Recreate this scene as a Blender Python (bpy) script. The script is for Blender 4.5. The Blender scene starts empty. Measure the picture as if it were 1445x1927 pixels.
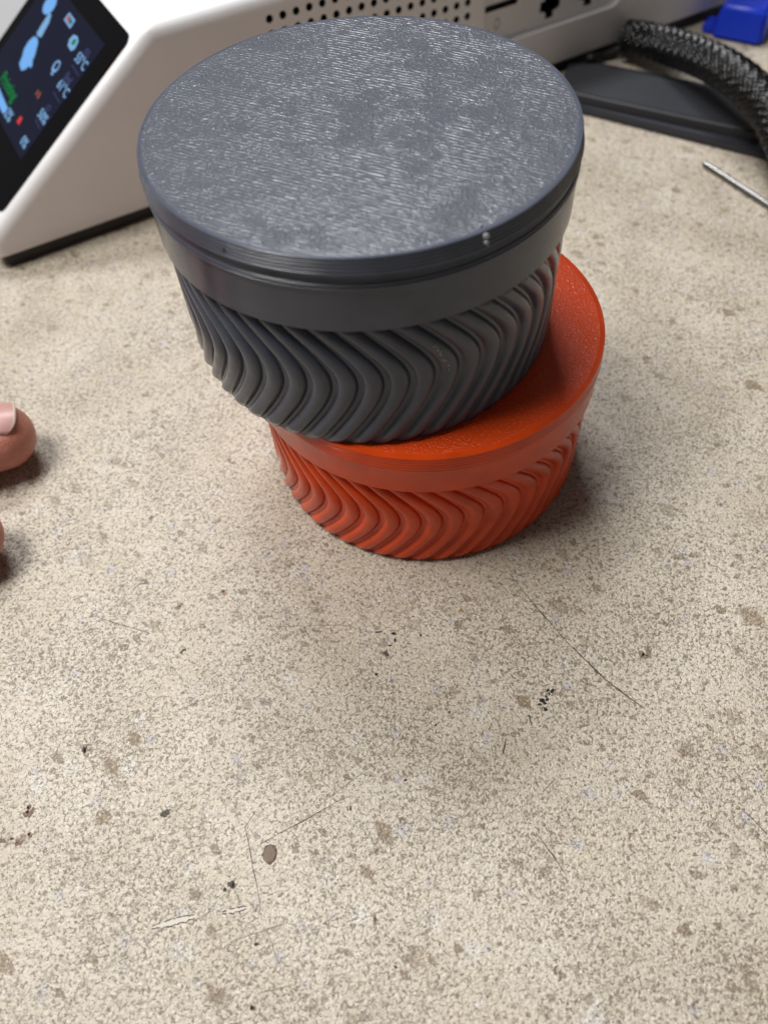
import bpy, bmesh, math, random
from mathutils import Vector, Matrix, noise as mnoise
random.seed(7)
SC = bpy.context.scene
COL = SC.collection

# ------------------------------------------------------------------ camera
CAM = Vector((0.0, -0.1386, 0.1615))
YAW, PITCH, ROLL, FPX = 0.0083, 0.965, -0.0803, 1465.84
PW, PH = 1445.0, 1927.0
def cam_axes():
    cy, sy, cp, sp, cr, sr = math.cos(YAW), math.sin(YAW), math.cos(PITCH), math.sin(PITCH), math.cos(ROLL), math.sin(ROLL)
    f = Vector((-sy*cp, cy*cp, -sp)); r = Vector((cy, sy, 0)); u = r.cross(f)
    return cr*r + sr*u, -sr*r + cr*u, f
CR, CU, CF = cam_axes()
cd = bpy.data.cameras.new('camera'); cam = bpy.data.objects.new('camera', cd); COL.objects.link(cam)
m = Matrix.Identity(4)
for i in range(3):
    m[i][0], m[i][1], m[i][2], m[i][3] = CR[i], CU[i], -CF[i], CAM[i]
cam.matrix_world = m
cd.sensor_fit = 'VERTICAL'; cd.sensor_height = 36.0; cd.lens = FPX/PH*36.0
cd.clip_start = 0.005; cd.clip_end = 20
cd.dof.use_dof = True; cd.dof.focus_distance = 0.165; cd.dof.aperture_fstop = 13.0
SC.camera = cam

# ------------------------------------------------------------------ light
w = bpy.data.worlds.new('World'); SC.world = w; w.use_nodes = True
bg = w.node_tree.nodes['Background']; bg.inputs[0].default_value = (1.0, 0.97, 0.93, 1); bg.inputs[1].default_value = 0.075
def area(name, loc, target, sx, sy, power, col):
    l = bpy.data.lights.new(name, 'AREA'); l.shape = 'RECTANGLE'; l.size = sx; l.size_y = sy; l.energy = power; l.color = col
    o = bpy.data.objects.new(name, l); COL.objects.link(o); o.location = loc
    o.rotation_euler = (Vector(target) - Vector(loc)).to_track_quat('-Z', 'Y').to_euler()
    return o
area('ceiling_light', (-0.48, 0.0, 1.12), (0, 0.03, 0), 0.46, 0.42, 14.6, (1.0, 0.975, 0.94))
area('room_light', (-0.12, 0.66, 1.05), (0, 0.1, 0), 0.45, 0.20, 10.0, (0.95, 0.97, 1.0))
vs = SC.view_settings
vs.view_transform = 'Standard'; vs.look = 'None'; vs.exposure = 0.0; vs.gamma = 1.0; vs.use_curve_mapping = False
SC.render.engine = 'CYCLES'
SC.cycles.use_denoising = True

# ------------------------------------------------------------------ helpers
def ray(x, y):
    return CF + CR*((x-PW/2)/FPX) - CU*((y-PH/2)/FPX)
def at(x, y, z=0.0):                       # pixel -> point on the level plane z
    d = ray(x, y); return CAM + d*((z-CAM.z)/d.z)
def hit(x, y, p, n):
    d = ray(x, y); return CAM + d*((p-CAM).dot(n)/d.dot(n))

def obj(name, bm, mats, parent=None, smooth=False, angle=None):
    me = bpy.data.meshes.new(name)
    if isinstance(bm, bmesh.types.BMesh): bm.to_mesh(me); bm.free()
    else: me.from_pydata(*bm); me.update()
    for mt in (mats if isinstance(mats, (list, tuple)) else [mats]): me.materials.append(mt)
    if smooth:
        for p in me.polygons: p.use_smooth = True
        if angle: me.set_sharp_from_angle(angle=math.radians(angle))
    o = bpy.data.objects.new(name, me); COL.objects.link(o)
    if parent: o.parent = parent
    return o
def empty(name, loc=(0, 0, 0), rot=None):
    o = bpy.data.objects.new(name, None); COL.objects.link(o); o.location = loc; o.empty_display_size = 0.01
    if rot: o.rotation_euler = rot
    return o
def tag(o, label, cat=None, group=None, kind=None):
    if label: o['label'] = label
    if cat: o['category'] = cat
    if group: o['group'] = group
    if kind: o['kind'] = kind
    return o

class NT:
    def __init__(s, name):
        s.m = bpy.data.materials.new(name); s.m.use_nodes = True; s.t = s.m.node_tree
        s.b = s.t.nodes['Principled BSDF']
    def n(s, typ, **kw):
        nd = s.t.nodes.new(typ)
        for k, v in kw.items():
            if k in nd.inputs: s.put(nd.inputs[k], v)
            else: setattr(nd, k, v)
        return nd
    def put(s, sock, v):
        if isinstance(v, bpy.types.NodeSocket): s.t.links.new(v, sock)
        else: sock.default_value = v
    def noise(s, vec, scale, detail=2.0, rough=0.5, dist=0.0):
        nd = s.n('ShaderNodeTexNoise'); s.put(nd.inputs['Vector'], vec); nd.inputs['Scale'].default_value = scale
        nd.inputs['Detail'].default_value = detail; nd.inputs['Roughness'].default_value = rough; nd.inputs['Distortion'].default_value = dist
        return nd.outputs['Fac']
    def ramp(s, fac, stops):
        nd = s.n('ShaderNodeValToRGB'); s.put(nd.inputs[0], fac); e = nd.color_ramp.elements
        while len(e) < len(stops): e.new(0.5)
        for el, (p, c) in zip(e, stops):
            el.position = p; el.color = c if isinstance(c, tuple) else (c, c, c, 1)
        return nd.outputs[0]
    def sep(s, fac, a, b):                       # smooth threshold a..b
        nd = s.n('ShaderNodeMapRange', interpolation_type='SMOOTHSTEP'); s.put(nd.inputs[0], fac)
        nd.inputs[1].default_value = a; nd.inputs[2].default_value = b
        return nd.outputs[0]
    def math(s, op, a, b=0.0):
        nd = s.n('ShaderNodeMath', operation=op); s.put(nd.inputs[0], a); s.put(nd.inputs[1], b); return nd.outputs[0]
    def mix(s, fac, a, b, blend='MIX'):
        nd = s.n('ShaderNodeMix', data_type='RGBA', blend_type=blend); s.put(nd.inputs[0], fac); s.put(nd.inputs[6], a); s.put(nd.inputs[7], b)
        return nd.outputs[2]
    def coord(s, scale=(1000, 1000, 1000), rot=(0, 0, 0), which='Object'):
        tc = s.n('ShaderNodeTexCoord'); mp = s.n('ShaderNodeMapping'); s.t.links.new(tc.outputs[which], mp.inputs[0])
        mp.inputs['Scale'].default_value = scale; mp.inputs['Rotation'].default_value = rot
        return mp.outputs[0]
    def bump(s, h, dist, strength=1.0, prev=None):
        nd = s.n('ShaderNodeBump'); s.put(nd.inputs['Height'], h); nd.inputs['Distance'].default_value = dist; nd.inputs['Strength'].default_value = strength
        if prev: s.put(nd.inputs['Normal'], prev)
        return nd.outputs[0]
    def set(s, **kw):
        for k, v in kw.items(): s.put(s.b.inputs[k.replace('_', ' ')], v)
        return s.m
def rgb(r, g, b): return (r, g, b, 1.0)
def s2l(r, g, b):
    f = lambda c: (c/255/12.92) if c/255 <= 0.04045 else ((c/255+0.055)/1.055)**2.4
    return (f(r), f(g), f(b), 1.0)

def plastic(name, col, rough=0.4, grain=0.00002, gscale=3.0, spec=0.5, vary=0.06):
    k = NT(name); v = k.coord()
    n1 = k.noise(v, gscale, 3); n2 = k.noise(v, 0.05, 3)
    c2 = tuple(x*(1-vary*2) for x in col[:3]) + (1,)
    return k.set(Base_Color=k.mix(n2, col, c2), Roughness=k.math('ADD', k.math('MULTIPLY', n2, 0.15), rough-0.07),
                 Normal=k.bump(n1, grain), Specular_IOR_Level=spec)

# ---- countertop laminate
def mat_counter():
    k = NT('speckled_laminate'); v = k.coord()
    base = k.ramp(k.noise(v, 0.035, 3, 0.6), [(0.3, rgb(0.50, 0.435, 0.335)), (0.55, rgb(0.565, 0.50, 0.405)), (0.75, rgb(0.61, 0.555, 0.465))])
    # soft cloudy blotches
    wv = k.n('ShaderNodeVectorMath', operation='ADD'); k.put(wv.inputs[0], v)
    nz = k.n('ShaderNodeTexNoise'); k.put(nz.inputs['Vector'], v); nz.inputs['Scale'].default_value = 0.45; nz.inputs['Detail'].default_value = 3
    sc = k.n('ShaderNodeVectorMath', operation='SCALE'); k.put(sc.inputs[0], nz.outputs['Color']); sc.inputs['Scale'].default_value = 2.4
    k.put(wv.inputs[1], sc.outputs[0]); wvo = wv.outputs[0]
    def pebbles(scale, lo, hi, a, b, seed, rot=0.0, st=1.0):
        vo = k.n('ShaderNodeTexVoronoi', feature='F1', distance='MANHATTAN'); mp = k.n('ShaderNodeVectorMath', operation='ADD'); k.put(mp.inputs[0], wvo); mp.inputs[1].default_value = (seed, seed*1.7, 0)
        mq = k.n('ShaderNodeMapping', vector_type='TEXTURE'); k.put(mq.inputs[0], mp.outputs[0]); mq.inputs['Rotation'].default_value = (0, 0, rot); mq.inputs['Scale'].default_value = (st, 1, 1)
        k.put(vo.inputs['Vector'], mq.outputs[0]); vo.inputs['Scale'].default_value = scale; vo.inputs['Randomness'].default_value = 1.0
        sp = k.n('ShaderNodeSeparateColor'); k.put(sp.inputs[0], vo.outputs['Color'])
        pick = k.math('MULTIPLY', k.sep(sp.outputs[0], lo, lo+0.01), k.math('SUBTRACT', 1.0, k.sep(sp.outputs[0], hi, hi+0.01)))
        # every chip has its own size
        dist = k.math('DIVIDE', vo.outputs['Distance'], k.math('ADD', 0.55, sp.outputs[2]))
        dd = k.math('SUBTRACT', 1.0, k.sep(dist, a, b))
        rim = k.math('MULTIPLY', dd, k.sep(dist, a*0.55, a*1.05))
        return k.math('MULTIPLY', pick, dd), sp.outputs[1], k.math('MULTIPLY', pick, rim)
    c = base; mul = lambda a_, b_: k.math('MULTIPLY', a_, b_)
    p1, r1, e1 = pebbles(0.15, 0.0, 0.13, 0.25, 0.62, 3.0);   c = k.mix(mul(p1, 0.5), c, rgb(0.63, 0.615, 0.60))
    p2, r2, e2 = pebbles(0.21, 0.2, 0.36, 0.25, 0.58, 21.0); c = k.mix(mul(p2, 0.6), c, rgb(0.44, 0.425, 0.475))
    p3, r3, e3 = pebbles(0.15, 0.36, 0.70, 0.31, 0.41, 47.0, -0.9, 1.5); c = k.mix(mul(p3, mul(k.math('ADD', r3, 0.25), 0.85)), c, rgb(0.28, 0.21, 0.13)); c = k.mix(mul(e3, 0.35), c, rgb(0.20, 0.155, 0.10))
    p4, r4, e4 = pebbles(0.25, 0.45, 0.84, 0.31, 0.40, 83.0, -0.5, 1.5); c = k.mix(mul(p4, mul(k.math('ADD', r4, 0.3), 0.8)), c, rgb(0.24, 0.18, 0.115)); c = k.mix(mul(e4, 0.35), c, rgb(0.17, 0.13, 0.09))
    p5, r5, e5 = pebbles(0.46, 0.22, 0.72, 0.27, 0.38, 131.0, 0.4, 1.4); c = k.mix(mul(p5, mul(r5, 0.9)), c, rgb(0.20, 0.165, 0.125))
    # dense fine speckle, thicker in some places than others
    dens = k.sep(k.noise(v, 0.04, 4, 0.6), 0.34, 0.66)
    f1 = k.noise(v, 1.4, 3.0, 0.6, 0.9)
    th = k.math('ADD', f1, mul(dens, 0.05))
    sp1 = k.sep(th, 0.51, 0.635)
    c = k.mix(mul(sp1, 0.86), c, rgb(0.14, 0.108, 0.07))
    f2 = k.noise(v, 2.9, 2, 0.5, 0.3)
    sp2 = k.sep(k.math('ADD', f2, mul(dens, 0.04)), 0.59, 0.69); c = k.mix(mul(sp2, 0.6), c, rgb(0.15, 0.12, 0.09))
    sp3 = k.sep(k.noise(v, 1.8, 2, 0.5, 0.5), 0.57, 0.68); c = k.mix(mul(sp3, 0.55), c, rgb(0.70, 0.665, 0.60))
    # thin worm-like veins between the grains
    ve = k.n('ShaderNodeTexVoronoi', feature='DISTANCE_TO_EDGE'); k.put(ve.inputs['Vector'], wvo); ve.inputs['Scale'].default_value = 0.55
    vein = mul(k.math('SUBTRACT', 1.0, k.sep(ve.outputs['Distance'], 0.02, 0.10)), k.sep(k.noise(v, 0.33, 2), 0.52, 0.62)); c = k.mix(mul(vein, 0.5), c, rgb(0.24, 0.19, 0.135))
    # grime film with its own shape
    gr = k.sep(k.noise(v, 0.018, 5, 0.6, 0.8), 0.46, 0.70); c = k.mix(mul(gr, 0.16), c, rgb(0.33, 0.265, 0.185))
    h = k.math('ADD', mul(f1, -0.6), mul(k.noise(v, 1.7, 2), 0.8))
    rgh = k.math('ADD', 0.19, mul(k.noise(v, 0.5, 3), 0.20))
    return k.set(Base_Color=c, Roughness=rgh, Normal=k.bump(h, 0.00034, 1.0), Specular_IOR_Level=0.5)

# ---- printed plastic: walls carry fine horizontal layer lines
def mat_print_wall(name, col, rough, lines=0.00003):
    k = NT(name); v = k.coord((60, 60, 5200)); v2 = k.coord()
    ln = k.noise(v, 1.0, 1.5, 0.5)
    big = k.noise(v2, 0.12, 3)
    dk = tuple(x*0.80 for x in col[:3]) + (1,)
    return k.set(Base_Color=k.mix(k.sep(big, 0.3, 0.7), col, dk), Roughness=k.math('ADD', rough-0.06, k.math('MULTIPLY', k.noise(v2, 0.8, 3), 0.14)),
                 Normal=k.bump(ln, lines, 0.8), Specular_IOR_Level=0.36)
def mat_print_top(name, col, rough, dist, iso, radius, ang, lines=True):
    k = NT(name); vb = k.coord(); mul = lambda a_, b_: k.math('MULTIPLY', a_, b_)
    tc = k.n('ShaderNodeTexCoord')
    def turned(sx, sy):                                              # coordinates turned to the raster direction, then scaled
        mp = k.n('ShaderNodeMapping', vector_type='TEXTURE'); k.t.links.new(tc.outputs['Object'], mp.inputs[0])
        mp.inputs['Rotation'].default_value = (0, 0, math.radians(ang)); mp.inputs['Scale'].default_value = (sx, sy, 0.001); return mp.outputs[0]
    dots = k.sep(k.noise(vb, iso, 1.5, 0.5, 0.6), 0.50, 0.70)
    if lines:
        sx = k.n('ShaderNodeSeparateXYZ'); k.put(sx.inputs[0], turned(0.001, 0.001))
        ph = k.math('ADD', mul(sx.outputs[1], 2*math.pi/0.86), mul(k.noise(turned(0.004, 0.0016), 1.0, 2), 4.5))
        ridge = k.math('POWER', k.math('ADD', 0.5, mul(k.math('SINE', ph), 0.5)), 2.0)
        dash = k.math('ADD', 0.05, mul(k.sep(k.noise(turned(0.0017, 0.0007), 1.0, 2.0, 0.6), 0.42, 0.62), 0.95))
        ln = mul(ridge, dash)
        sel = k.sep(k.noise(vb, 0.10, 2.5, 0.55), 0.33, 0.62)
        hm = k.n('ShaderNodeMix', data_type='FLOAT'); k.put(hm.inputs[0], sel); k.put(hm.inputs[2], dots); k.put(hm.inputs[3], ln); h0 = hm.outputs[0]
    else: h0 = dots
    # the perimeter loops at the rim are smooth
    vl = k.n('ShaderNodeVectorMath', operation='LENGTH'); k.put(vl.inputs[0], k.coord((1, 1, 0)))
    rim = k.math('SUBTRACT', 1.0, k.sep(vl.outputs['Value'], radius*0.945, radius*0.975))
    h = mul(h0, k.math('ADD', 0.10, mul(rim, 0.90)))
    nrm = k.bump(h, dist, 1.0, k.bump(k.noise(vb, 0.07, 2), 0.0004, 0.8))
    lt = tuple(min(1, x*1.35) for x in col[:3]) + (1,)
    return k.set(Base_Color=k.mix(h, col, lt), Roughness=rough, Normal=nrm, Specular_IOR_Level=0.5)

GREY = rgb(0.084, 0.094, 0.128); RED = rgb(0.78, 0.072, 0.008)
M_counter = mat_counter()
M_gwall = mat_print_wall('blue_grey_print', GREY, 0.20, 0.00006)
M_gtop = mat_print_top('blue_grey_print_top', rgb(0.092, 0.099, 0.120), 0.23, 0.00017, 1.5, 0.0404, -29)
M_rwall = mat_print_wall('orange_red_print', RED, 0.19, 0.00006)
M_rtop = mat_print_top('orange_red_print_top', RED, 0.27, 0.00008, 1.9, 0.0404, 0, False)
M_white = plastic('warm_white_plastic', rgb(0.80, 0.80, 0.81), 0.40, 0.00003, 4.0)
M_greyplastic = plastic('light_grey_plastic', rgb(0.36, 0.36, 0.37), 0.5)
M_black = plastic('black_plastic', rgb(0.018, 0.017, 0.017), 0.5)
M_hole = plastic('dark_interior', rgb(0.006, 0.006, 0.007), 0.8)
M_tray = plastic('charcoal_plastic', rgb(0.022, 0.024, 0.030), 0.5, 0.00006, 3.5)
M_blue = plastic('blue_plastic', rgb(0.006, 0.035, 0.50), 0.38)
M_sleeve = plastic('black_nylon', rgb(0.004, 0.004, 0.005), 0.16, 0.00001, 6.0, 0.5)
M_rub = plastic('black_rubber', rgb(0.010, 0.010, 0.010), 0.6)
def mat_simple(name, col, rough=0.4, metal=0.0, emis=None, es=0.0, spec=0.5):
    k = NT(name); k.set(Base_Color=col, Roughness=rough, Metallic=metal, Specular_IOR_Level=spec)
    if emis: k.set(Emission_Color=emis, Emission_Strength=es)
    return k.m
M_glass = mat_simple('black_glass', rgb(0.002, 0.002, 0.003), 0.06, spec=0.3)
def mat_steel():
    k = NT('brushed_steel'); v = k.coord((300, 4000, 4000)); n = k.noise(v, 1, 3)
    return k.set(Base_Color=rgb(0.20, 0.195, 0.19), Metallic=1.0, Roughness=k.math('ADD', 0.2, k.math('MULTIPLY', n, 0.2)), Normal=k.bump(n, 0.000003))
M_steel = mat_steel()
def emit(name, col, s): return mat_simple(name, rgb(0.0, 0.0, 0.0), 0.3, 0, col, s)
M_disp = emit('display_backlight', rgb(0.005, 0.007, 0.024), 1.0)
M_eblue = emit('display_blue', s2l(120, 180, 245), 0.95)
M_eblue2 = emit('display_pale_blue', s2l(140, 190, 240), 0.8)
M_edim = emit('display_dim_blue', s2l(70, 75, 120), 0.8)
M_egreen = emit('display_green', s2l(15, 130, 60), 0.9)
M_ered = emit('display_red', s2l(225, 60, 60), 0.9)
M_eorange = emit('display_orange', s2l(160, 90, 70), 0.9)
M_eteal = emit('display_teal', s2l(30, 110, 110), 0.9)

# ------------------------------------------------------------------ countertop
def grid_box(bm, x0, x1, y0, y1, z0, z1):
    vs_ = [bm.verts.new((x, y, z)) for z in (z0, z1) for y in (y0, y1) for x in (x0, x1)]
    for f in ((0, 2, 3, 1), (4, 5, 7, 6), (0, 1, 5, 4), (1, 3, 7, 5), (3, 2, 6, 7), (2, 0, 4, 6)):
        bm.faces.new([vs_[i] for i in f])
    return vs_
bm = bmesh.new(); grid_box(bm, -0.6, 0.6, -0.45, 0.75, -0.03, 0.0)
counter = obj('countertop', bm, M_counter); tag(counter, 'cream speckled laminate countertop with scratches and flecks', 'countertop', kind='structure')

M_scr = mat_simple('scratch_dirt', rgb(0.055, 0.042, 0.03), 0.6)
M_scr2 = mat_simple('faint_scratch_dirt', rgb(0.20, 0.16, 0.115), 0.6)
M_fleck = mat_simple('black_fleck', rgb(0.012, 0.010, 0.010), 0.5)
M_brown = mat_simple('brown_stain', rgb(0.12, 0.055, 0.025), 0.5)
M_burn = mat_simple('burn_brown', rgb(0.10, 0.05, 0.018), 0.45)
M_rust = mat_simple('rust_stain', rgb(0.28, 0.13, 0.045), 0.5)
M_pale = mat_simple('scraped_laminate', rgb(0.53, 0.48, 0.40), 0.5)
ZM = 0.00004
def scratch(pts, wpx, mat, name='scratch'):
    P = [at(x, y, ZM) for x, y in pts]; Q = []
    for i in range(len(P)-1):                        # subdivide and wander a little
        n = max(2, int((P[i+1]-P[i]).length/0.0012))
        for j in range(n): Q.append(P[i].lerp(P[i+1], j/n))
    Q.append(P[-1]); vs_, fs = [], []
    for i, q in enumerate(Q):
        d = (Q[min(i+1, len(Q)-1)]-Q[max(i-1, 0)]).normalized(); s = Vector((-d.y, d.x, 0))
        t = i/(len(Q)-1); ww = wpx*0.00011*0.5*(0.35+0.65*math.sin(math.pi*min(1, max(0, 0.06+0.88*t))))*random.uniform(0.45, 1.25)
        q = q + s*random.uniform(-1, 1)*0.00005
        vs_ += [q+s*ww, q-s*ww]
        if i: a = 2*i; fs.append((a-2, a-1, a+1, a))
    return obj(name, (vs_, [], fs), mat, counter)
def blob(x, y, rx, ry, mat, name='fleck', ang=0.0, z=ZM, h=0.0, n=13, jag=0.35):
    c = at(x, y, z); pts = []
    for i in range(n):
        a = 2*math.pi*i/n; k = 1+random.uniform(-jag, jag)
        ex, ey = math.cos(a)*rx*k*0.00013, math.sin(a)*ry*k*0.00016
        pts.append(Vector((c.x+ex*math.cos(ang)-ey*math.sin(ang), c.y+ex*math.sin(ang)+ey*math.cos(ang), z)))
    top = [(p-c)*0.8+c+Vector((0, 0, h)) for p in pts]
    V = pts+top; F = [tuple(range(n, 2*n))]+[(i, (i+1) % n, n+(i+1) % n, n+i) for i in range(n)]
    return obj(name, (V, [], F), mat, counter)
for pts, wp, mt in (([(958, 1078), (1000, 1132), (1070, 1212)], 2.6, M_scr), ([(1066, 1208), (1140, 1280), (1212, 1334)], 3.2, M_scr), ([(1160, 1290), (1195, 1330), (1240, 1370)], 1.4, M_scr2),
                    ([(178, 1160), (230, 1176), (284, 1192)], 2.0, M_scr), ([(505, 1179), (560, 1178), (640, 1176), (720, 1192)], 1.8, M_scr2), ([(640, 1505), (570, 1545), (490, 1588)], 1.8, M_scr),
                    ([(700, 1440), (650, 1478), (600, 1515)], 1.5, M_scr2), ([(480, 1528), (462, 1555), (474, 1620), (490, 1700)], 1.8, M_scr), ([(440, 1672), (455, 1702)], 2.0, M_scr), ([(500, 1745), (520, 1800), (535, 1840)], 1.5, M_scr2),
                    ([(440, 1770), (535, 1738)], 2.0, M_scr2), ([(640, 1715), (610, 1738)], 1.8, M_scr2), ([(485, 1870), (545, 1855)], 2.0, M_scr2), ([(330, 1340), (385, 1315)], 2.4, M_scr2), ([(1010, 1570), (1040, 1610), (1066, 1648)], 2.4, M_scr),
                    ([(1405, 1530), (1445, 1572)], 2.4, M_scr), ([(995, 1345), (1000, 1365)], 5, M_scr), ([(952, 1390), (946, 1418)], 4, M_scr), ([(925, 1330), (948, 1392)], 1.2, M_scr2), ([(1020, 1490), (1045, 1465)], 2.5, M_scr2),
                    ([(885, 1075), (915, 1050)], 2, M_scr2), ([(1300, 1380), (1330, 1420)], 2, M_scr2), ([(870, 400+1060), (905, 1500)], 1.5, M_scr2), ([(175, 1222), (215, 1206)], 2.4, M_scr2), ([(5, 1255), (90, 1240)], 1.6, M_scr2)):
    scratch(pts, wp, mt)
for (dx, dy) in ((0, 0), (6, -6), (-5, 8), (-9, 6), (10, -10), (2, 5), (-12, 14), (13, -12), (-2, 12), (4, -12), (-1, 24)):
    blob(1027+dx, 1311+dy, random.uniform(1.6, 3.8), random.uniform(1.6, 3.2), M_fleck, h=0.00015, n=8)
for (x, y, rx, ry, mt) in ((1044, 1257, 3.5, 5, M_pale), (741, 1192, 6, 4, M_fleck), (735, 1215, 5, 3, M_fleck), (726, 1228, 5, 6, M_scr), (745, 1205, 4, 4, M_fleck), (712, 1190, 8, 3, M_scr), (868, 1148, 5, 4, M_rust), (880, 1165, 9, 4, M_scr2),
                           (707, 1270, 5, 3, M_fleck), (765, 1467, 6, 3, M_fleck), (790, 1196, 4, 3, M_scr), (312, 1532, 9, 8, M_scr), (306, 1534, 4, 3, M_fleck), (50, 1530, 11, 7, M_brown), (58, 1522, 7, 8, M_brown), (36, 1585, 8, 6, M_brown), (3, 1583, 6, 5, M_brown),
                           (56, 1572, 5, 5, M_brown), (24, 1578, 6, 3, M_brown), (425, 1675, 5, 4, M_fleck), (434, 1665, 9, 7, M_scr), (420, 1115, 7, 6, M_rust), (660, 1521, 3, 4, M_fleck), (745, 1820, 3, 3, M_fleck), (484, 1776, 5, 3, M_scr), (475, 1896, 4, 5, M_scr),
                           (845, 1340, 3, 3, M_fleck), (820, 1365, 3, 3, M_fleck), (160, 1408, 5, 9, M_scr), (705, 1730, 4, 8, M_scr2), (340, 1140, 9, 8, M_scr2), (1210, 1230, 14, 9, M_scr2), (345, 1225, 6, 4, M_scr)):
    for _ in range(3): blob(x+random.uniform(-.6, .6)*rx, y+random.uniform(-.6, .6)*ry, rx*random.uniform(.3, .6), ry*random.uniform(.3, .6), mt, h=0.00004, n=9, jag=0.5)
for (x, y) in ((508, 1607),):
    blob(x, y, 11, 12, M_scr, 'burn_mark', jag=0.10, n=20); blob(x, y, 9.5, 10, M_burn, 'burn_mark', jag=0.08, n=20, z=0.00009, h=0.00004)
    blob(x+1, y+1, 3, 3, M_brown, 'burn_mark', z=0.00015)
def chip(x0, y0, x1, y1, hw):                        # chipped patch: pale scar with a ragged dark outline
    n = 16; up, dn = [], []
    for i in range(n+1):
        t = i/n; k = hw*(0.35+0.65*math.sin(math.pi*t))
        up.append((x0+(x1-x0)*t, y0+(y1-y0)*t-k*random.uniform(0.6, 1.2))); dn.append((x0+(x1-x0)*t, y0+(y1-y0)*t+k*random.uniform(0.6, 1.2)))
    V = [at(x, y, 0.00003) for x, y in up+dn]; m_ = n+1
    obj('chipped_patch', (V, [], [(i, i+1, m_+i+1, m_+i) for i in range(n)]), M_pale, counter)
    for e in (up, dn):
        for i0 in range(0, n-2, 4): scratch(e[i0:i0+4+(i0 % 3)], 2.4, M_scr, 'chip_edge')
chip(285, 1746, 372, 1724, 7); chip(418, 1718, 468, 1707, 5)
# ------------------------------------------------------------------ containers
R = 0.0404; RBODY = 0.0394
def lathe(profile, seg, mat_of=None):
    bm = bmesh.new(); rings = []
    for (r, z) in profile:
        if r < 1e-6: rings.append([bm.verts.new((0, 0, z))])
        else: rings.append([bm.verts.new((r*math.cos(2*math.pi*i/seg), r*math.sin(2*math.pi*i/seg), z)) for i in range(seg)])
    for j in range(len(rings)-1):
        a, b = rings[j], rings[j+1]; mi = mat_of(j) if mat_of else 0
        for i in range(seg):
            k = (i+1) % seg
            if len(a) == 1: f = bm.faces.new((a[0], b[i], b[k]))
            elif len(b) == 1: f = bm.faces.new((a[i], a[k], b[0]))
            else: f = bm.faces.new((a[i], a[k], b[k], b[i]))
            f.material_index = mi
    return bm
def lid_profile(H, grooved):
    # from the underside centre, out, up the band, stepped layers, over the top
    W_ = R-0.0003
    p = [(0, H-0.002), (W_-0.0025, H-0.002), (W_-0.0025, 0.0), (W_-0.0004, 0.0), (W_, 0.0004)]
    if grooved:
        g0 = H-0.0058
        p += [(W_, g0-0.0003), (W_+0.00022, g0-0.00005), (W_+0.00022, g0+0.0003), (W_-0.00005, g0+0.00042), (W_+0.00015, g0+0.0006), (W_+0.0001, g0+0.0009), (W_-0.0002, g0+0.0011), (W_-0.00035, g0+0.0017), (W_-0.0002, g0+0.0022), (R-0.0002, g0+0.0027)]
        z = H-0.0030
    else:
        p += [(W_+0.0000, H-0.0046), (R-0.0002, H-0.0042), (R, H-0.0039)]
        z = H-0.0034
    n = 5; dz = (H-z)/n                                        # layer steps rounding in to the top face
    for i in range(n):
        t = (i+0.5)/n; r = R-0.0005*t*t; q_ = 1.0 if grooved else 0.35
        r = R-0.00013*i*q_
        p += [(r-0.00022*q_, z+i*dz+dz*0.01), (r, z+i*dz+dz*0.12), (r, z+i*dz+dz*0.55), (r-0.00006*q_, z+i*dz+dz*0.78), (r-0.00020*q_, z+i*dz+dz*0.93), (r-0.00034*q_, z+i*dz+dz*0.98)]
    rt = R-0.0009
    p[-1] = (p[-1][0], H-0.00006)
    p += [(rt-0.0004, H), (rt-0.0005, H), (R*0.9, H), (R*0.6, H), (R*0.3, H), (0, H)]
    return p
NRIB = 50
def body_mesh(H, seed):
    nt, nz = NRIB*24, 90; rnd = random.Random(seed); vs_, fs = [], []
    ph = 0.0
    def shift(t):                                              # t: 0 at the lid, 1 at the foot
        ta, s1, s2, w_ = 0.42, 0.0345, 0.0245, 0.22
        d = t-ta; return (s1-s2)/2*d-(s1+s2)/2*math.sqrt(d*d+w_*w_)
    for j in range(nz+1):
        t = 1-j/nz; z = H*j/nz; sh = shift(t)/RBODY
        # slope compresses the ribs: keep them round, fade a bit under the lid and at the foot
        amp = 0.00130*min(1.0, 0.35+(1-t)*9.0)*min(1.0, 0.8+t*6)
        for i in range(nt):
            th = 2*math.pi*i/nt+sh                          # the mesh columns run along the ribs
            x = (i/nt*NRIB+ph) % 1.0
            # a broad rounded rib with a narrow lower ridge in the valley beside it
            if x > 0.20: u = abs((x-0.60)/0.40); pr = max(0.0, 1-u**2.3)**0.60
            else: u = abs((x-0.10)/0.10); pr = 0.20*max(0.0, 1-u**2.2)**0.6
            lay = 0.0
            wob = 0.00006*mnoise.noise((th*9, z*260, seed))
            r = RBODY-0.0013+amp*pr+lay+wob
            vs_.append((r*math.cos(th), r*math.sin(th), z))
    for j in range(nz):
        for i in range(nt):
            k = (i+1) % nt; a, b = j*nt, (j+1)*nt
            fs.append((a+i, a+k, b+k, b+i))
    c0 = len(vs_); vs_ += [(0, 0, 0), (0, 0, H)]
    for i in range(nt):
        k = (i+1) % nt; fs.append((c0, k, i)); fs.append((c0+1, nz*nt+i, nz*nt+k))
    return vs_, [], fs
def container(label, loc, rz, HB, HL, grooved, mw, mt, seed):
    e = empty('storage_container', loc, (0, 0, rz)); tag(e, label, 'container', 'stacked ribbed containers')
    obj('body', body_mesh(HB, seed), mw, e, True, 75)
    prof = lid_profile(HL, grooved); ntop = len(prof)-6
    l = obj('lid', lathe(prof, 288, lambda j: 1 if j >= ntop else 0), [mw, mt], e, True, 24); l.location.z = HB+0.00005
    return e, l
ZR = 0.0
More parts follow.
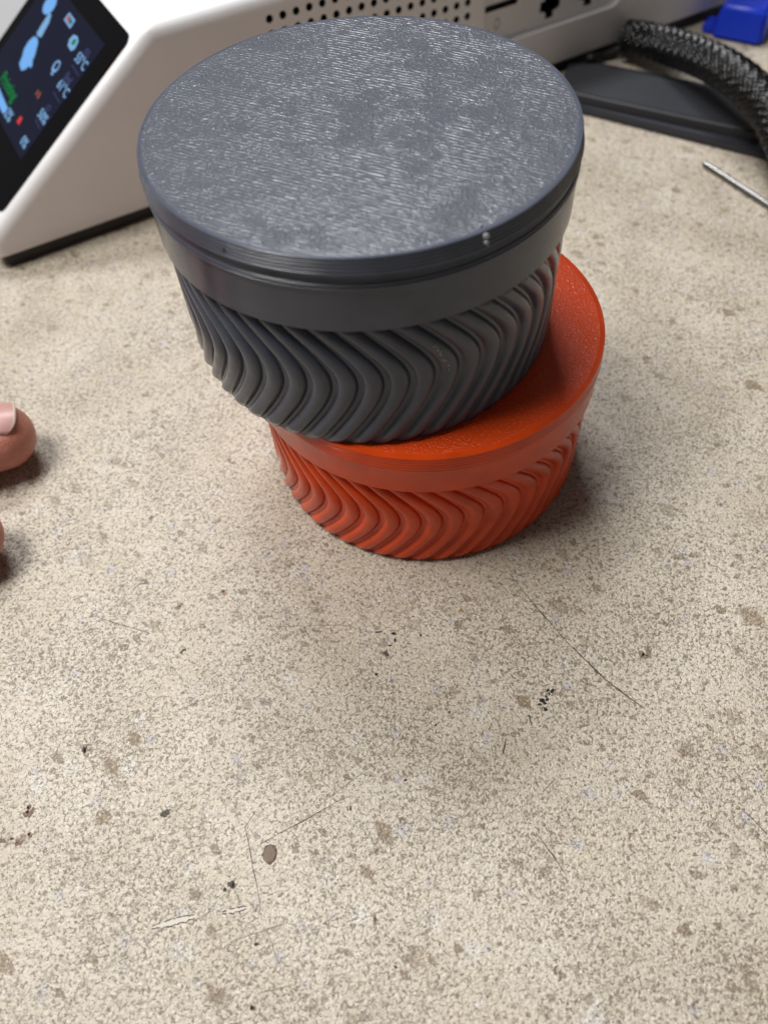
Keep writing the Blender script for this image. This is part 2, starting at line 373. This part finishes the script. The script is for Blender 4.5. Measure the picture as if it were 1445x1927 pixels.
red, redlid = container('orange-red ribbed round plastic container under the grey one, standing on the countertop', (0.0112, -0.0033, 0.0001), 0.0, 0.0294, 0.0115, False, M_rwall, M_rtop, 3)
ZG = 0.0001+0.0294+0.0115+0.0001
grey, greylid = container('blue-grey ribbed round plastic container with textured flat lid, stacked on the orange-red one', (0, 0, ZG), 0.0, 0.0307, 0.0148, True, M_gwall, M_gtop, 9)
# little blob of stray filament on the grey lid's edge
def lump(bm, c, r, seed, sq=(1, 1, 1)):
    ret = bmesh.ops.create_icosphere(bm, subdivisions=2, radius=1.0)
    for v in ret['verts']:
        k = 1+0.35*mnoise.noise(v.co*1.7+Vector((seed, 0, 0)))
        v.co = Vector(c)+Vector((v.co.x*sq[0], v.co.y*sq[1], v.co.z*sq[2]))*r*k
M_nub = mat_simple('pale_filament', rgb(0.30, 0.31, 0.33), 0.2)
M_gapshade = mat_simple('painted_gap_shade', rgb(0.02, 0.02, 0.024), 0.5)  # near-black colour stands in for the shade inside small rim gaps
inv = Matrix.Identity(4)
def on_rim(x, y, z, rr):                                     # rim point along a pixel's bearing, in lid space
    p = at(x, y, z); a = math.atan2(p.y, p.x)
    q = inv @ Vector((rr*math.cos(a), rr*math.sin(a), 0)); return q
bm = bmesh.new()
for (px_, py_, dz, rr, s) in ((921, 452, 0.0138, R-0.0005, 0.00060), (917, 458, 0.0130, R-0.0001, 0.00045), (926, 449, 0.0143, R-0.0009, 0.00045), (921, 440, 0.0149, R-0.0018, 0.00032), (919, 464, 0.0122, R-0.0003, 0.00032)):
    q = on_rim(px_, py_, ZG+0.0307+dz, rr); lump(bm, (q.x, q.y, dz), s, rr*9000+dz*1000)
obj('filament_nub', bm, M_nub, greylid, True)
for (px_, py_, dz, rr, r_, sd_) in ((911, 448, 0.0140, R-0.0012, 0.0006, 5.0), (424, 467, 0.0132, R-0.0004, 0.00035, 2.0), (262, 245, 0.0146, R-0.0011, 0.0003, 3.0)):
    bm = bmesh.new(); q = on_rim(px_, py_, ZG+0.0307+dz, rr); lump(bm, (q.x, q.y, dz), r_, sd_); obj('rim_pit_shade', bm, M_gapshade, greylid, True)  # dark lumps paint the shade of gaps, no hollow is cut

def on_body(x, y, r):                                        # where a pixel's ray meets the grey body
    d = ray(x, y); a_ = d.x*d.x+d.y*d.y; b_ = CAM.x*d.x+CAM.y*d.y; c_ = CAM.x**2+CAM.y**2-r*r
    return CAM+d*((-b_-math.sqrt(b_*b_-a_*c_))/a_)-Vector((0, 0, ZG))
bm = bmesh.new()
for i in range(17):
    t = i/16; x_, y_ = 816+30*t+2.5*math.sin(i*2.3), 650+48*t**1.3+random.uniform(-3, 3)
    p = on_body(x_, y_, RBODY-0.00002); lump(bm, p, random.uniform(0.00010, 0.00020), i*1.3, (1.0, 0.6, random.choice((0.8, 1.8))))
ob = obj('print_blemish', bm, M_nub, [c for c in grey.children if c.name.startswith('body')][0], True); ob['kind'] = 'stuff'

# ------------------------------------------------------------------ printer
ANG = math.radians(26.4)
PO = Vector((-0.1185, 0.0825, 0)); U = Vector((math.cos(ANG), math.sin(ANG), 0)); N = Vector((-math.sin(ANG), math.cos(ANG), 0)); Z = Vector((0, 0, 1))
printer = empty('desktop_printer', PO, (0, 0, ANG))
tag(printer, 'white desktop machine with slanted lit touchscreen and perforated side, behind the stacked containers', 'printer')
SA = math.radians(34)
# local frame of the printer: x = U (front to rear), y = N (into the machine), z up
def prism(profile, y0, y1):
    bm = bmesh.new()
    a = [bm.verts.new((x, y0, z)) for x, z in profile]; b = [bm.verts.new((x, y1, z)) for x, z in profile]
    n = len(a); bm.faces.new(list(reversed(a))[::-1]); bm.faces.new(b[::-1])
    for i in range(n): k = (i+1) % n; bm.faces.new((a[i], b[i], b[k], a[k]))
    bmesh.ops.recalc_face_normals(bm, faces=bm.faces); return bm
MX, MZ = -math.sin(SA), math.cos(SA)                        # slope normal
SX0, SZ0 = 0.0023+MX*0.0022, 0.0126+MZ*0.0022               # a point on the slope plane
TOPZ = 0.0580
def slope_x(z): return SX0+(z-SZ0)/math.tan(SA)
FR = -0.0038
prof = [(FR, 0.0048), (FR, SZ0+(FR-SX0)*math.tan(SA)), (slope_x(TOPZ), TOPZ), (0.345, TOPZ), (0.345, 0.0048)]
PWID = 0.0800
bm = prism(prof, 0.0, PWID)
es = [e for e in bm.edges if not (abs(e.verts[0].co.z-0.0048) < 1e-6 and abs(e.verts[1].co.z-0.0048) < 1e-6)]
bmesh.ops.bevel(bm, geom=es, offset=0.0042, segments=6, profile=0.5, affect='EDGES', clamp_overlap=True)
shell = obj('shell', bm, [M_white, M_hole], printer, True, 25)
# cutters: shallow port recess, vent holes, card slot, cross sockets
def rrect(x0, x1, z0, z1, r, n=6):
    pts = []
    for cx, cz, a0 in ((x1-r, z1-r, 0), (x0+r, z1-r, 90), (x0+r, z0+r, 180), (x1-r, z0+r, 270)):
        for i in range(n+1):
            a = math.radians(a0+90*i/n); pts.append((cx+r*math.cos(a), cz+r*math.sin(a)))
    return pts
def cut(o, bm):
    bmesh.ops.recalc_face_normals(bm, faces=bm.faces)
    me = bpy.data.meshes.new('cutter'); bm.to_mesh(me); bm.free(); me.materials.append(M_white); me.materials.append(M_hole)
    c = bpy.data.objects.new('cutter', me); COL.objects.link(c); c.parent = o.parent
    md = o.modifiers.new('cut', 'BOOLEAN'); md.operation = 'DIFFERENCE'; md.object = c; md.solver = 'EXACT'; md.material_mode = 'TRANSFER'
    bpy.context.view_layer.update(); dg = bpy.context.evaluated_depsgraph_get()
    nm = bpy.data.meshes.new_from_object(o.evaluated_get(dg)); o.modifiers.clear(); old = o.data; o.data = nm; bpy.data.meshes.remove(old); nm.name = o.name
    bpy.data.objects.remove(c); bpy.data.meshes.remove(me)
def add_prism(bm, pts, y0, y1, mi):
    a = [bm.verts.new((x, y0, z)) for x, z in pts]; b = [bm.verts.new((x, y1, z)) for x, z in pts]; n = len(a)
    fs = [bm.faces.new(a), bm.faces.new(b[::-1])]+[bm.faces.new((a[i], b[i], b[(i+1) % n], a[(i+1) % n])) for i in range(n)]
    for f in fs: f.material_index = mi
bm = bmesh.new(); add_prism(bm, rrect(0.1855, 0.2505, 0.0188, 0.0490, 0.005), -0.01, 0.0030, 0); cut(shell, bm)
bm = bmesh.new()
for row in range(5):
    for colm in range(18):
        x, z = 0.1782-colm*0.00465, 0.0326+row*0.00445
        if x < 0.100 or (row == 0 and colm > 4): continue
        if row == 4 and z > 0.0508: continue
        add_prism(bm, [(x+0.00122*math.cos(2*math.pi*i/14), z+0.00122*math.sin(2*math.pi*i/14)) for i in range(14)], -0.01, 0.006, 1)
add_prism(bm, rrect(0.1878, 0.2022, 0.0300, 0.0323, 0.0008, 3), -0.01, 0.010, 1)
def plus(cx, cz, a, b, w_, s):
    return [(cx-w_, cz+b), (cx+w_, cz+b), (cx+w_, cz+b*0.55), (cx+a*0.75, cz+b*0.55), (cx+a*0.75, cz+w_), (cx+a, cz+w_), (cx+a, cz-w_), (cx+a*0.75, cz-w_), (cx+a*0.75, cz-b*0.5), (cx+w_, cz-b*0.5), (cx+w_, cz-b), (cx-w_, cz-b),
            (cx-w_, cz-b*0.5), (cx-a*0.6, cz-b*0.5), (cx-a*0.6, cz-w_), (cx-a, cz-w_), (cx-a, cz+w_), (cx-a*0.6, cz+w_), (cx-a*0.6, cz+b*0.55), (cx-w_, cz+b*0.55)]
add_prism(bm, plus(0.2175, 0.0258, 0.0046, 0.0046, 0.0018, 0), -0.01, 0.010, 1)
add_prism(bm, plus(0.2358, 0.0258, 0.0046, 0.0046, 0.0018, 0), -0.01, 0.010, 1)
cut(shell, bm)
for p in shell.data.polygons: p.use_smooth = True
shell.data.set_sharp_from_angle(angle=math.radians(25))
# finger scoop under the card slot, engraved lock symbol
def torus_pts(bm, c, R1, r1, ax='y', n=20, m_=6, ky=1.0):
    rings = []
    for i in range(n):
        a = 2*math.pi*i/n; ring = []
        for j in range(m_):
            b = 2*math.pi*j/m_; rr = R1+r1*math.cos(b)
            ring.append(bm.verts.new((c[0]+rr*math.cos(a), c[1]+r1*math.sin(b), c[2]+rr*ky*math.sin(a))))
        rings.append(ring)
    for i in range(n):
        for j in range(m_):
            bm.faces.new((rings[i][j], rings[i][(j+1) % m_], rings[(i+1) % n][(j+1) % m_], rings[(i+1) % n][j]))
M_ink = mat_simple('grey_print', rgb(0.28, 0.28, 0.27), 0.5)
bm = bmesh.new(); torus_pts(bm, (0.1935, 0.0030, 0.0252), 0.0011, 0.00018, ky=1.6); obj('slot_symbol', bm, M_ink, printer, True)
bm = bmesh.new(); grid_box(bm, 0.1884, 0.2016, 0.0045, 0.0057, 0.0304, 0.0316); obj('memory_card', bm, M_black, printer)
# skirting below the shell
bm = prism([(0.0000, 0.0001), (-0.0008, 0.0046), (0.343, 0.0046), (0.343, 0.0001)], 0.0012, PWID-0.001); obj('base_skirt', bm, M_black, printer)
# lower deck of the machine beyond the screen pod
bm = prism([(-0.012, 0.0001), (-0.012, 0.018), (0.0, 0.024), (0.33, 0.024), (0.33, 0.0001)], PWID+0.002, PWID+0.19)
bmesh.ops.bevel(bm, geom=bm.edges[:], offset=0.002, segments=2, affect='EDGES'); obj('lower_deck', bm, M_greyplastic, printer, True, 30)
# thin seam line of the side panel along the slanted edge
PT = Vector((SX0, 0, SZ0)); DL = Vector((math.cos(SA), 0, math.sin(SA))); NL = Vector((0, 1, 0)); ML = Vector((MX, 0, MZ))
PW0 = PO+U*SX0+Z*SZ0; DWv = U*math.cos(SA)+Z*math.sin(SA); MWv = U*MX+Z*MZ
def sp(x, y, lift=0.0):                                     # pixel -> (s, n) on the screen's slope
    P = hit(x, y, PW0+MWv*lift, MWv)-PW0
    return P.dot(DWv), P.dot(N)
def spt(s, n, lift): return PT+DL*s+NL*n+ML*lift
def sheet(name, sn, lift, thick, mat, parent):
    a = [spt(s, n, lift) for s, n in sn]; b = [spt(s, n, lift-thick) for s, n in sn]; k = len(a)
    F = [tuple(range(k)), tuple(range(2*k-1, k-1, -1))]+[(i, (i+1) % k, k+(i+1) % k, k+i) for i in range(k)]
    o = obj(name, (a+b, [], F), mat, parent)
    bm = bmesh.new(); bm.from_mesh(o.data); bmesh.ops.recalc_face_normals(bm, faces=bm.faces); bm.to_mesh(o.data); bm.free(); return o
g0 = sp(120, 240); g1 = sp(238, 60); g2 = sp(25, 39)
print('glass', g0, g1, g2)
GN0, GN1, GS0, GS1 = 0.0034, g2[1]-0.001, 0.004, sp(225, 42)[0]
glass = sheet('touchscreen', rrect(GS0, GS1, GN0, GN1, 0.003), 0.0004, 0.0008, M_glass, printer)
glass['label'] = 'black glass touchscreen showing a lit status page'
L1, L2, L3 = 0.00048, 0.00056, 0.00064
d0 = sp(41, 302, L1); d1 = sp(160, 130, L1)
DS0, DN0 = d0[0], min(d0[1], d1[1])+0.0005
DS1, DN1 = sp(160, 45, L1)[0]+0.001, GN1-0.006
sheet('display', [(DS0, DN0), (DS1, DN0), (DS1, DN1), (DS0, DN1)], L1, 0.00004, M_disp, glass)
def ui(name, pts, mat, lift=L2): return sheet(name, [sp(x, y, lift) for x, y in pts], lift, 0.00004, mat, glass)
def ell(cx, cy, a, b, ang, n=20): return [(cx+a*math.cos(t)*math.cos(ang)-b*math.sin(t)*math.sin(ang), cy+a*math.cos(t)*math.sin(ang)+b*math.sin(t)*math.cos(ang)) for t in [2*math.pi*i/n for i in range(n)]]
ui('picture', ell(94, 9, 20, 10, -1.05), M_eblue)
ui('picture', [(93, 24), (97, 27), (93, 42), (86, 55), (78, 70), (71, 68), (70, 62), (78, 48)], M_eblue2)
ui('picture', [(65, 68), (71, 72), (72, 80), (66, 104), (62, 112), (61, 124), (58, 128), (55, 124), (46, 132), (40, 132), (37, 119), (42, 108), (46, 92), (55, 77)], M_eblue)
ui('picture_icon', [(131, 23), (142, 38), (132, 54), (121, 37)], M_eblue2); ui('picture_icon', [(131, 28), (138, 41), (132, 47), (125, 36)], M_eteal, L3); ui('picture_icon', [(128, 31), (132, 35), (129, 41), (125, 36)], M_ered, 0.00072)
ui('camera_icon', [(139, 65), (146, 68), (148, 78), (141, 92), (134, 96), (128, 86), (131, 74)], M_eblue2); ui('camera_icon', [(140, 72), (145, 76), (139, 86), (134, 82)], M_egreen, L3)
ui('light_icon', ell(106, 125, 13, 6, -1.05), M_eblue2); ui('light_icon', ell(107, 124, 8, 3.4, -1.05), M_disp, L3)
ui('light_icon', [(97, 136), (101, 138), (99, 142), (96, 140)], M_eblue2, L3)
ui('heat_icon', [(72, 169), (74, 170), (69, 179), (67, 178)], M_eorange); ui('heat_icon', [(76, 173), (78, 174), (72, 186), (70, 184)], M_eorange)
ui('record_icon', [(39, 218), (43, 222), (36, 235), (32, 229)], M_ered)
ui('progress_bar', [(-12, 138), (-2, 163), (15, 203), (12, 211), (6, 214), (-14, 175)], M_eblue)
for (a, b) in (((135, 122), (148, 143)), ((101, 173), (112, 194)), ((67, 224), (75, 243))):
    ui('divider', [a, (a[0]+1.2, a[1]-0.8), (b[0]+1.2, b[1]-0.8), b], M_edim)
def text(s, px_, py_, size, mat, lift=L2, sx=1.0):
    cu = bpy.data.curves.new('t', 'FONT'); cu.body = s; cu.size = size; cu.align_x = 'CENTER'; cu.align_y = 'CENTER'; cu.extrude = 0.00002; cu.resolution_u = 2; cu.offset = size*0.012
    t = bpy.data.objects.new('t', cu); COL.objects.link(t); bpy.context.view_layer.update()
    me = bpy.data.meshes.new_from_object(t.evaluated_get(bpy.context.evaluated_depsgraph_get())); bpy.data.objects.remove(t); bpy.data.curves.remove(cu)
    s0, n0 = sp(px_, py_, lift); c = spt(s0, n0, lift)
    M = Matrix(((-NL.x, DL.x, ML.x, c.x), (-NL.y, DL.y, ML.y, c.y), (-NL.z, DL.z, ML.z, c.z), (0, 0, 0, 1)))
    me.transform(Matrix.Diagonal((sx, 1, 1, 1))); me.transform(M); me.materials.clear(); me.materials.append(mat); me.name = 'status_text'
    o = bpy.data.objects.new('status_text', me); COL.objects.link(o); o.parent = glass
text('55°C', 153, 116, 0.0045, M_eblue2); text('61°C', 119, 167, 0.0045, M_eblue2); text('50%', 81, 220, 0.0045, M_eblue2); text('0%', 46, 268, 0.0045, M_eblue2)
text('/55', 163, 101, 0.0036, M_edim); text('Bed', 129, 148, 0.0036, M_edim); text('2%', 17, 217, 0.0050, M_eblue2); text('Printing', 17, 163, 0.0058, M_egreen)
ui('speed_icon', ell(92, 203, 6, 4, -1.0), M_edim); ui('speed_icon', ell(92, 203, 4, 2.4, -1.0), M_disp, L3)

# ------------------------------------------------------------------ charcoal tray lying on the counter beside the machine
def frustum(bm, lo, hi, z0, z1):
    a = [bm.verts.new((p.x, p.y, z0)) for p in lo]; b = [bm.verts.new((p.x, p.y, z1)) for p in hi]; n = len(a)
    bm.faces.new(a[::-1]); bm.faces.new(b)
    for i in range(n): k = (i+1) % n; bm.faces.new((a[i], a[k], b[k], b[i]))
    bmesh.ops.recalc_face_normals(bm, faces=bm.faces)
tray = empty('flat_tray', at(1250, 210, 0.0)); tag(tray, 'charcoal plastic tray lying on the countertop beneath the braided cable', 'tray')
def rel(P): return [Vector((p.x-tray.location.x, p.y-tray.location.y, 0)) for p in P]
lip = [at(1048, 189, 0.003), at(1450, 288, 0.003), at(1560, 316, 0.003), at(1500, 190, 0.003), at(1392, 166, 0.003), at(1110, 110, 0.003), at(1066, 116, 0.003)]
lo = rel(lip); c = sum(lo, Vector())/len(lo)
hi = [c+(p-c)*0.985 for p in lo]
bm = bmesh.new(); frustum(bm, lo, hi, 0.0001, 0.0026)
bmesh.ops.bevel(bm, geom=[e for e in bm.edges if all(v.co.z > 0.0025 for v in e.verts)], offset=0.0006, segments=2, affect='EDGES')
obj('lip', bm, M_tray, tray, True, 40)
pt = rel([at(1052, 167, 0.0062), at(1428, 248, 0.0062), at(1386, 173, 0.0062), at(1115, 118, 0.0062), at(1068, 124, 0.0062)])
c = sum(pt, Vector())/len(pt); pl = [c+(p-c)*1.03 for p in pt]
bm = bmesh.new(); frustum(bm, pl, pt, 0.0027, 0.0062)
bmesh.ops.bevel(bm, geom=[e for e in bm.edges if all(v.co.z > 0.006 for v in e.verts)], offset=0.0008, segments=3, affect='EDGES')
obj('raised_panel', bm, M_tray, tray, True, 40)

# ------------------------------------------------------------------ braided cable
def catmull(P, n):
    out = []
    for i in range(len(P)-1):
        p0, p1, p2, p3 = P[max(i-1, 0)], P[i], P[i+1], P[min(i+2, len(P)-1)]
        for j in range(n):
            t = j/n; out.append(0.5*((2*p1)+(-p0+p2)*t+(2*p0-5*p1+4*p2-p3)*t*t+(-p0+3*p1-3*p2+p3)*t**3))
    out.append(P[-1]); return out
def frames(Q):
    T = [(Q[min(i+1, len(Q)-1)]-Q[max(i-1, 0)]).normalized() for i in range(len(Q))]
    b = T[0].cross(Vector((0, 0, 1))).normalized(); F = []
    for t in T:
        b = (b-t*b.dot(t)).normalized(); F.append((t, b, b.cross(t)))
    return F
def tube(Q, rad, seg=12, caps=True):
    F = frames(Q); V, FC = [], []
    for i, (q, (t, b, n)) in enumerate(zip(Q, F)):
        r = rad(i/(len(Q)-1)) if callable(rad) else rad
        for j in range(seg):
            a = 2*math.pi*j/seg; V.append(q+(b*math.cos(a)+n*math.sin(a))*r)
    for i in range(len(Q)-1):
        for j in range(seg):
            k = (j+1) % seg; FC.append((i*seg+j, i*seg+k, (i+1)*seg+k, (i+1)*seg+j))
    if caps: FC += [tuple(range(seg))[::-1], tuple(range((len(Q)-1)*seg, len(Q)*seg))]
    return V, [], FC
CRAD = 0.0062
CP = [at(1178, 72, 0.0078), at(1205, 74, 0.0092), at(1250, 85, 0.0120), at(1305, 103, 0.0165), at(1362, 130, 0.0200), at(1412, 168, 0.0200), at(1455, 222, 0.0175), at(1490, 300, 0.0150), at(1525, 400, 0.0125)]
CQ = catmull(CP, 28); CB = CQ[0].copy(); CB.z = 0
cable = empty('braided_cable', CB); tag(cable, 'thick black braided cable arching over the charcoal tray', 'cable')
CL = [q-CB for q in CQ]
obj('core', tube(CL, CRAD-0.0007, 16), M_rub, cable, True)
obj('end_collar', tube(CL[:9], lambda t: (CRAD+0.0004)*(0.72+0.28*min(1, t*2.2)), 20), M_rub, cable, True, 50)
# woven strands of the sleeve: over-under helices
FR_ = frames(CL); L = [0.0]
for i in range(1, len(CL)): L.append(L[-1]+(CL[i]-CL[i-1]).length)
V, FC = [], []; NS = 18; PITCHB = 0.040
def cable_at(s):
    import bisect
    i = min(max(bisect.bisect(L, s)-1, 0), len(L)-2); f = (s-L[i])/max(1e-9, L[i+1]-L[i])
    q = CL[i].lerp(CL[i+1], f); t, b, n = FR_[i]; t2, b2, n2 = FR_[i+1]
    return q, b.lerp(b2, f).normalized(), n.lerp(n2, f).normalized()
steps = int(L[-1]/0.0007)
for sgn in (1, -1):
    for kx in range(NS):
        base = len(V); cnt = 0
        for i in range(steps+1):
            s = L[-1]*i/steps; q, b, n = cable_at(s)
            a = 2*math.pi*(sgn*s/PITCHB+kx/NS)
            wv = math.cos((2*math.pi*s/PITCHB)*NS+sgn*0+kx*math.pi)*0.00022*sgn
            for w_, dr in ((-0.5, -0.00022), (0.0, 0.00012), (0.5, -0.00022)):
                aa = a+w_*0.00080/CRAD; V.append(q+(b*math.cos(aa)+n*math.sin(aa))*(CRAD+wv+dr))
            if i:
                o_ = base+3*(i-1); FC += [(o_, o_+1, o_+4, o_+3), (o_+1, o_+2, o_+5, o_+4)]
sl = obj('braided_sleeve', (V, [], FC), M_sleeve, cable, True); sl['kind'] = 'stuff'
# thin lead running from the collar along the machine's foot
WP = [at(1180, 80, 0.0062), at(1165, 92, 0.0035), at(1148, 101, 0.0022), at(1128, 107, 0.0021), at(1108, 110, 0.0052)]
for k_, dz in ((0, 0.0),):
    WQ = [p-CB for p in catmull(WP, 8)]; obj('lead_wire', tube(WQ, 0.0016, 10), M_rub, cable, True)

# ------------------------------------------------------------------ blue plastic piece
bl = empty('plastic_block', at(1390, 66, 0.0), (0, 0, math.radians(-33))); tag(bl, 'small bright blue plastic wedge block behind the braided cable', 'block')
bm = bmesh.new()
a = [(-0.0105, -0.008), (0.0105, -0.008), (0.0105, 0.010), (-0.0105, 0.010)]
lo = [Vector((x, y, 0)) for x, y in a]; hi = [Vector((x*0.86, y*0.78+0.001, 0)) for x, y in a]
frustum(bm, lo, hi, 0.0001, 0.0125); bmesh.ops.bevel(bm, geom=bm.edges[:], offset=0.0014, segments=3, affect='EDGES')
obj('block_body', bm, M_blue, bl, True, 40)
bm = bmesh.new(); lo = [Vector((x, y, 0)) for x, y in ((-0.0105, -0.0055), (-0.0150, -0.0045), (-0.0150, 0.0045), (-0.0105, 0.0055))]
frustum(bm, lo, lo, 0.0001, 0.0035); bmesh.ops.bevel(bm, geom=bm.edges[:], offset=0.0008, segments=2, affect='EDGES'); obj('tab', bm, M_blue, bl, True, 40)

# ------------------------------------------------------------------ steel rod
A, B = at(1323, 307, 0.0011), at(1445, 386, 0.0011)
d = (B-A).normalized(); rodl = 0.085
rp = [A, A+d*0.0004, A+d*0.0012, A+d*rodl*0.5, A+d*(rodl-0.004), A+d*rodl]
rb = A.copy(); rb.z = 0
V, E_, FC = tube([p-rb for p in rp], lambda t: 0.0010, 14)
for i in range(14): V[i] = (rp[0]-rb)+(V[i]-(rp[0]-rb))*0.62
rod = obj('steel_rod', (V, E_, FC), M_steel, None, True, 40); rod.location = rb
tag(rod, 'thin bare steel rod lying on the countertop in front of the charcoal tray', 'rod')

# ------------------------------------------------------------------ hand
def mat_skin():
    k = NT('skin'); v = k.coord()
    n1 = k.noise(v, 0.10, 3); n2 = k.noise(v, 1.6, 4, 0.6)
    c = k.mix(k.sep(n1, 0.35, 0.65), rgb(0.50, 0.185, 0.125), rgb(0.57, 0.25, 0.185)); c = k.mix(k.math('MULTIPLY', n2, 0.35), c, rgb(0.40, 0.11, 0.08))
    st = k.noise(k.coord((500, 2600, 2600)), 1.0, 3)
    return k.set(Base_Color=c, Roughness=0.42, Subsurface_Weight=0.12, Subsurface_Radius=(0.004, 0.0015, 0.0008), Subsurface_Scale=0.5, Normal=k.bump(k.math('ADD', st, n2), 0.00022))
M_skin = mat_skin()
M_nail = NT('fingernail').set(Base_Color=rgb(0.47, 0.26, 0.235), Roughness=0.38, Subsurface_Weight=0.1, Subsurface_Radius=(0.003, 0.001, 0.001), Subsurface_Scale=0.3)
M_nailedge = mat_simple('nail_edge', rgb(0.60, 0.50, 0.40), 0.35)
HB = Vector((-0.20, -0.03, 0.0)); hand_V, hand_F = [], []
def limb(P, Rr, flat=1.0, seg=18, sub=7):
    """tapered tube with rounded ends through P (world), radii Rr; flat squeezes it vertically"""
    global hand_V, hand_F
    PR = [Vector((r, 0, 0)) for r in Rr]; Q = catmull(P, sub); RQ = [v.x for v in catmull(PR, sub)]
    t0 = (Q[0]-Q[1]).normalized(); t1 = (Q[-1]-Q[-2]).normalized(); caps0, caps1 = [], []
    for k in range(1, 6):
        a = math.pi/2*k/5.2; caps0.append((Q[0]+t0*RQ[0]*0.95*math.sin(a), RQ[0]*math.cos(a))); caps1.append((Q[-1]+t1*RQ[-1]*math.sin(a), RQ[-1]*math.cos(a)))
    full = caps0[::-1]+list(zip(Q, RQ))+caps1; C = [c for c, _ in full]; base = len(hand_V)
    up = Vector((0, 0, 1))
    for i, (c, r) in enumerate(full):
        t = (C[min(i+1, len(C)-1)]-C[max(i-1, 0)]).normalized(); b = t.cross(up).normalized(); n = b.cross(t)
        for j in range(seg):
            a = 2*math.pi*j/seg; hand_V.append(c+(b*math.cos(a)+n*math.sin(a)*flat)*r-HB)
    nr = len(full)
    for i in range(nr-1):
        for j in range(seg):
            k = (j+1) % seg; hand_F.append((base+i*seg+j, base+i*seg+k, base+(i+1)*seg+k, base+(i+1)*seg+j))
    hand_F.append(tuple(base+j for j in range(seg))[::-1]); hand_F.append(tuple(base+(nr-1)*seg+j for j in range(seg)))
T1 = at(2, 822, 0.0096)                     # centre of the index fingertip pad
ix = [T1, T1+Vector((-0.010, -0.0030, 0.0016)), T1+Vector((-0.022, -0.0075, 0.0075)), T1+Vector((-0.045, -0.016, 0.018)), T1+Vector((-0.088, -0.026, 0.022))]
limb(ix, [0.0092, 0.0096, 0.0090, 0.0095, 0.0105], 0.92)
T2 = at(-62, 1012, 0.0098)                   # thumb tip
th_ = [T2, T2+Vector((-0.013, -0.001, 0.002)), T2+Vector((-0.030, -0.004, 0.008)), T2+Vector((-0.058, 0.002, 0.014)), T2+Vector((-0.088, 0.012, 0.016))]
limb(th_, [0.0088, 0.0100, 0.0098, 0.0115, 0.0145], 0.85)
K = ix[-1]
for dx, dy, ln, r in ((-0.014, 0.021, 1.0, 0.0085), (-0.022, 0.041, 0.93, 0.0082), (-0.038, 0.059, 0.76, 0.0072)):     # middle, ring, little: curled back outside the picture
    k0 = K+Vector((dx*0.5, dy, 0.001)); tip = k0+Vector((0.052*ln, 0.004, -0.016))
    limb([tip, k0+Vector((0.058*ln, 0.005, -0.004)), k0+Vector((0.038*ln, 0.004, 0.006)), k0], [r*0.9, r, r*1.05, r*1.2], 0.95)
W = K+Vector((-0.088, 0.018, 0.004))
for dy, r in ((0.0, 0.0135), (0.019, 0.0140), (0.038, 0.0135), (0.054, 0.0120)):
    limb([K+Vector((0.004-dy*0.25, dy, 0)), K+Vector((-0.040, dy*0.85+0.003, 0.001)), W+Vector((0, (dy-0.027)*0.45+0.008, 0))], [r*0.9, r, r*1.15], 0.95)
limb([th_[-1], th_[-1]+Vector((-0.03, 0.018, 0.0)), W+Vector((0.0, 0.002, 0.0))], [0.0150, 0.018, 0.018], 0.85)
limb([W+Vector((0.012, 0.008, 0)), W+Vector((-0.04, 0.010, 0.004)), W+Vector((-0.12, 0.014, 0.014))], [0.0235, 0.0245, 0.031], 0.80)
hand = obj('hand_skin', (hand_V, [], hand_F), M_skin, None, True)
md = hand.modifiers.new('r', 'REMESH'); md.mode = 'VOXEL'; md.voxel_size = 0.0008; md.use_smooth_shade = True
md = hand.modifiers.new('s', 'SMOOTH'); md.iterations = 6; md.factor = 0.5
bpy.context.view_layer.update(); nm = bpy.data.meshes.new_from_object(hand.evaluated_get(bpy.context.evaluated_depsgraph_get()))
hand.modifiers.clear(); hand.data = nm; nm.materials.clear(); nm.materials.append(M_skin)
for p in nm.polygons: p.use_smooth = True
hand.name = 'hand'; hand.location = HB
tag(hand, 'bare hand reaching in palm down, fingertips just above the countertop', 'hand')
def nail(tip, back, rad, wid, length, ahead, tilt):
    t = (tip-back).normalized(); b = t.cross(Vector((0, 0, 1))).normalized(); n = b.cross(t)
    b, n = (b*math.cos(tilt)+n*math.sin(tilt)), (n*math.cos(tilt)-b*math.sin(tilt))
    V, FC, nu, nv = [], [], 24, 16
    for i in range(nu+1):
        s = ahead-length*i/nu
        for j in range(nv+1):
            x = -1+2*j/nv; ang = x*wid/rad
            trim = (0.0012*x*x+0.0022*x**6)*(1-i/nu)
            drop = 0.10*max(0, s-0.002)**2/0.004 if s > 0.002 else 0
            V.append(tip+t*(s-trim)+(b*math.sin(ang)+n*(math.cos(ang)))*(rad)-n*(drop+0.0002)-HB)
    m0 = nv+1
    for i in range(nu):
        for j in range(nv): FC.append((i*m0+j, i*m0+j+1, (i+1)*m0+j+1, (i+1)*m0+j))
    o = obj('fingernail', (V, [], FC), [M_nail, M_nailedge], hand, True)
    for k, p in enumerate(o.data.polygons): p.material_index = 1 if (k//nv) < 1 else 0
    sd = o.modifiers.new('t', 'SOLIDIFY'); sd.thickness = 0.0005; sd.offset = 0
    return o
nail(ix[0], ix[1], 0.0085, 0.0072, 0.0140, 0.0058, 0.12)
nail(th_[0], th_[1], 0.0082, 0.0075, 0.0140, 0.0045, 0.05)
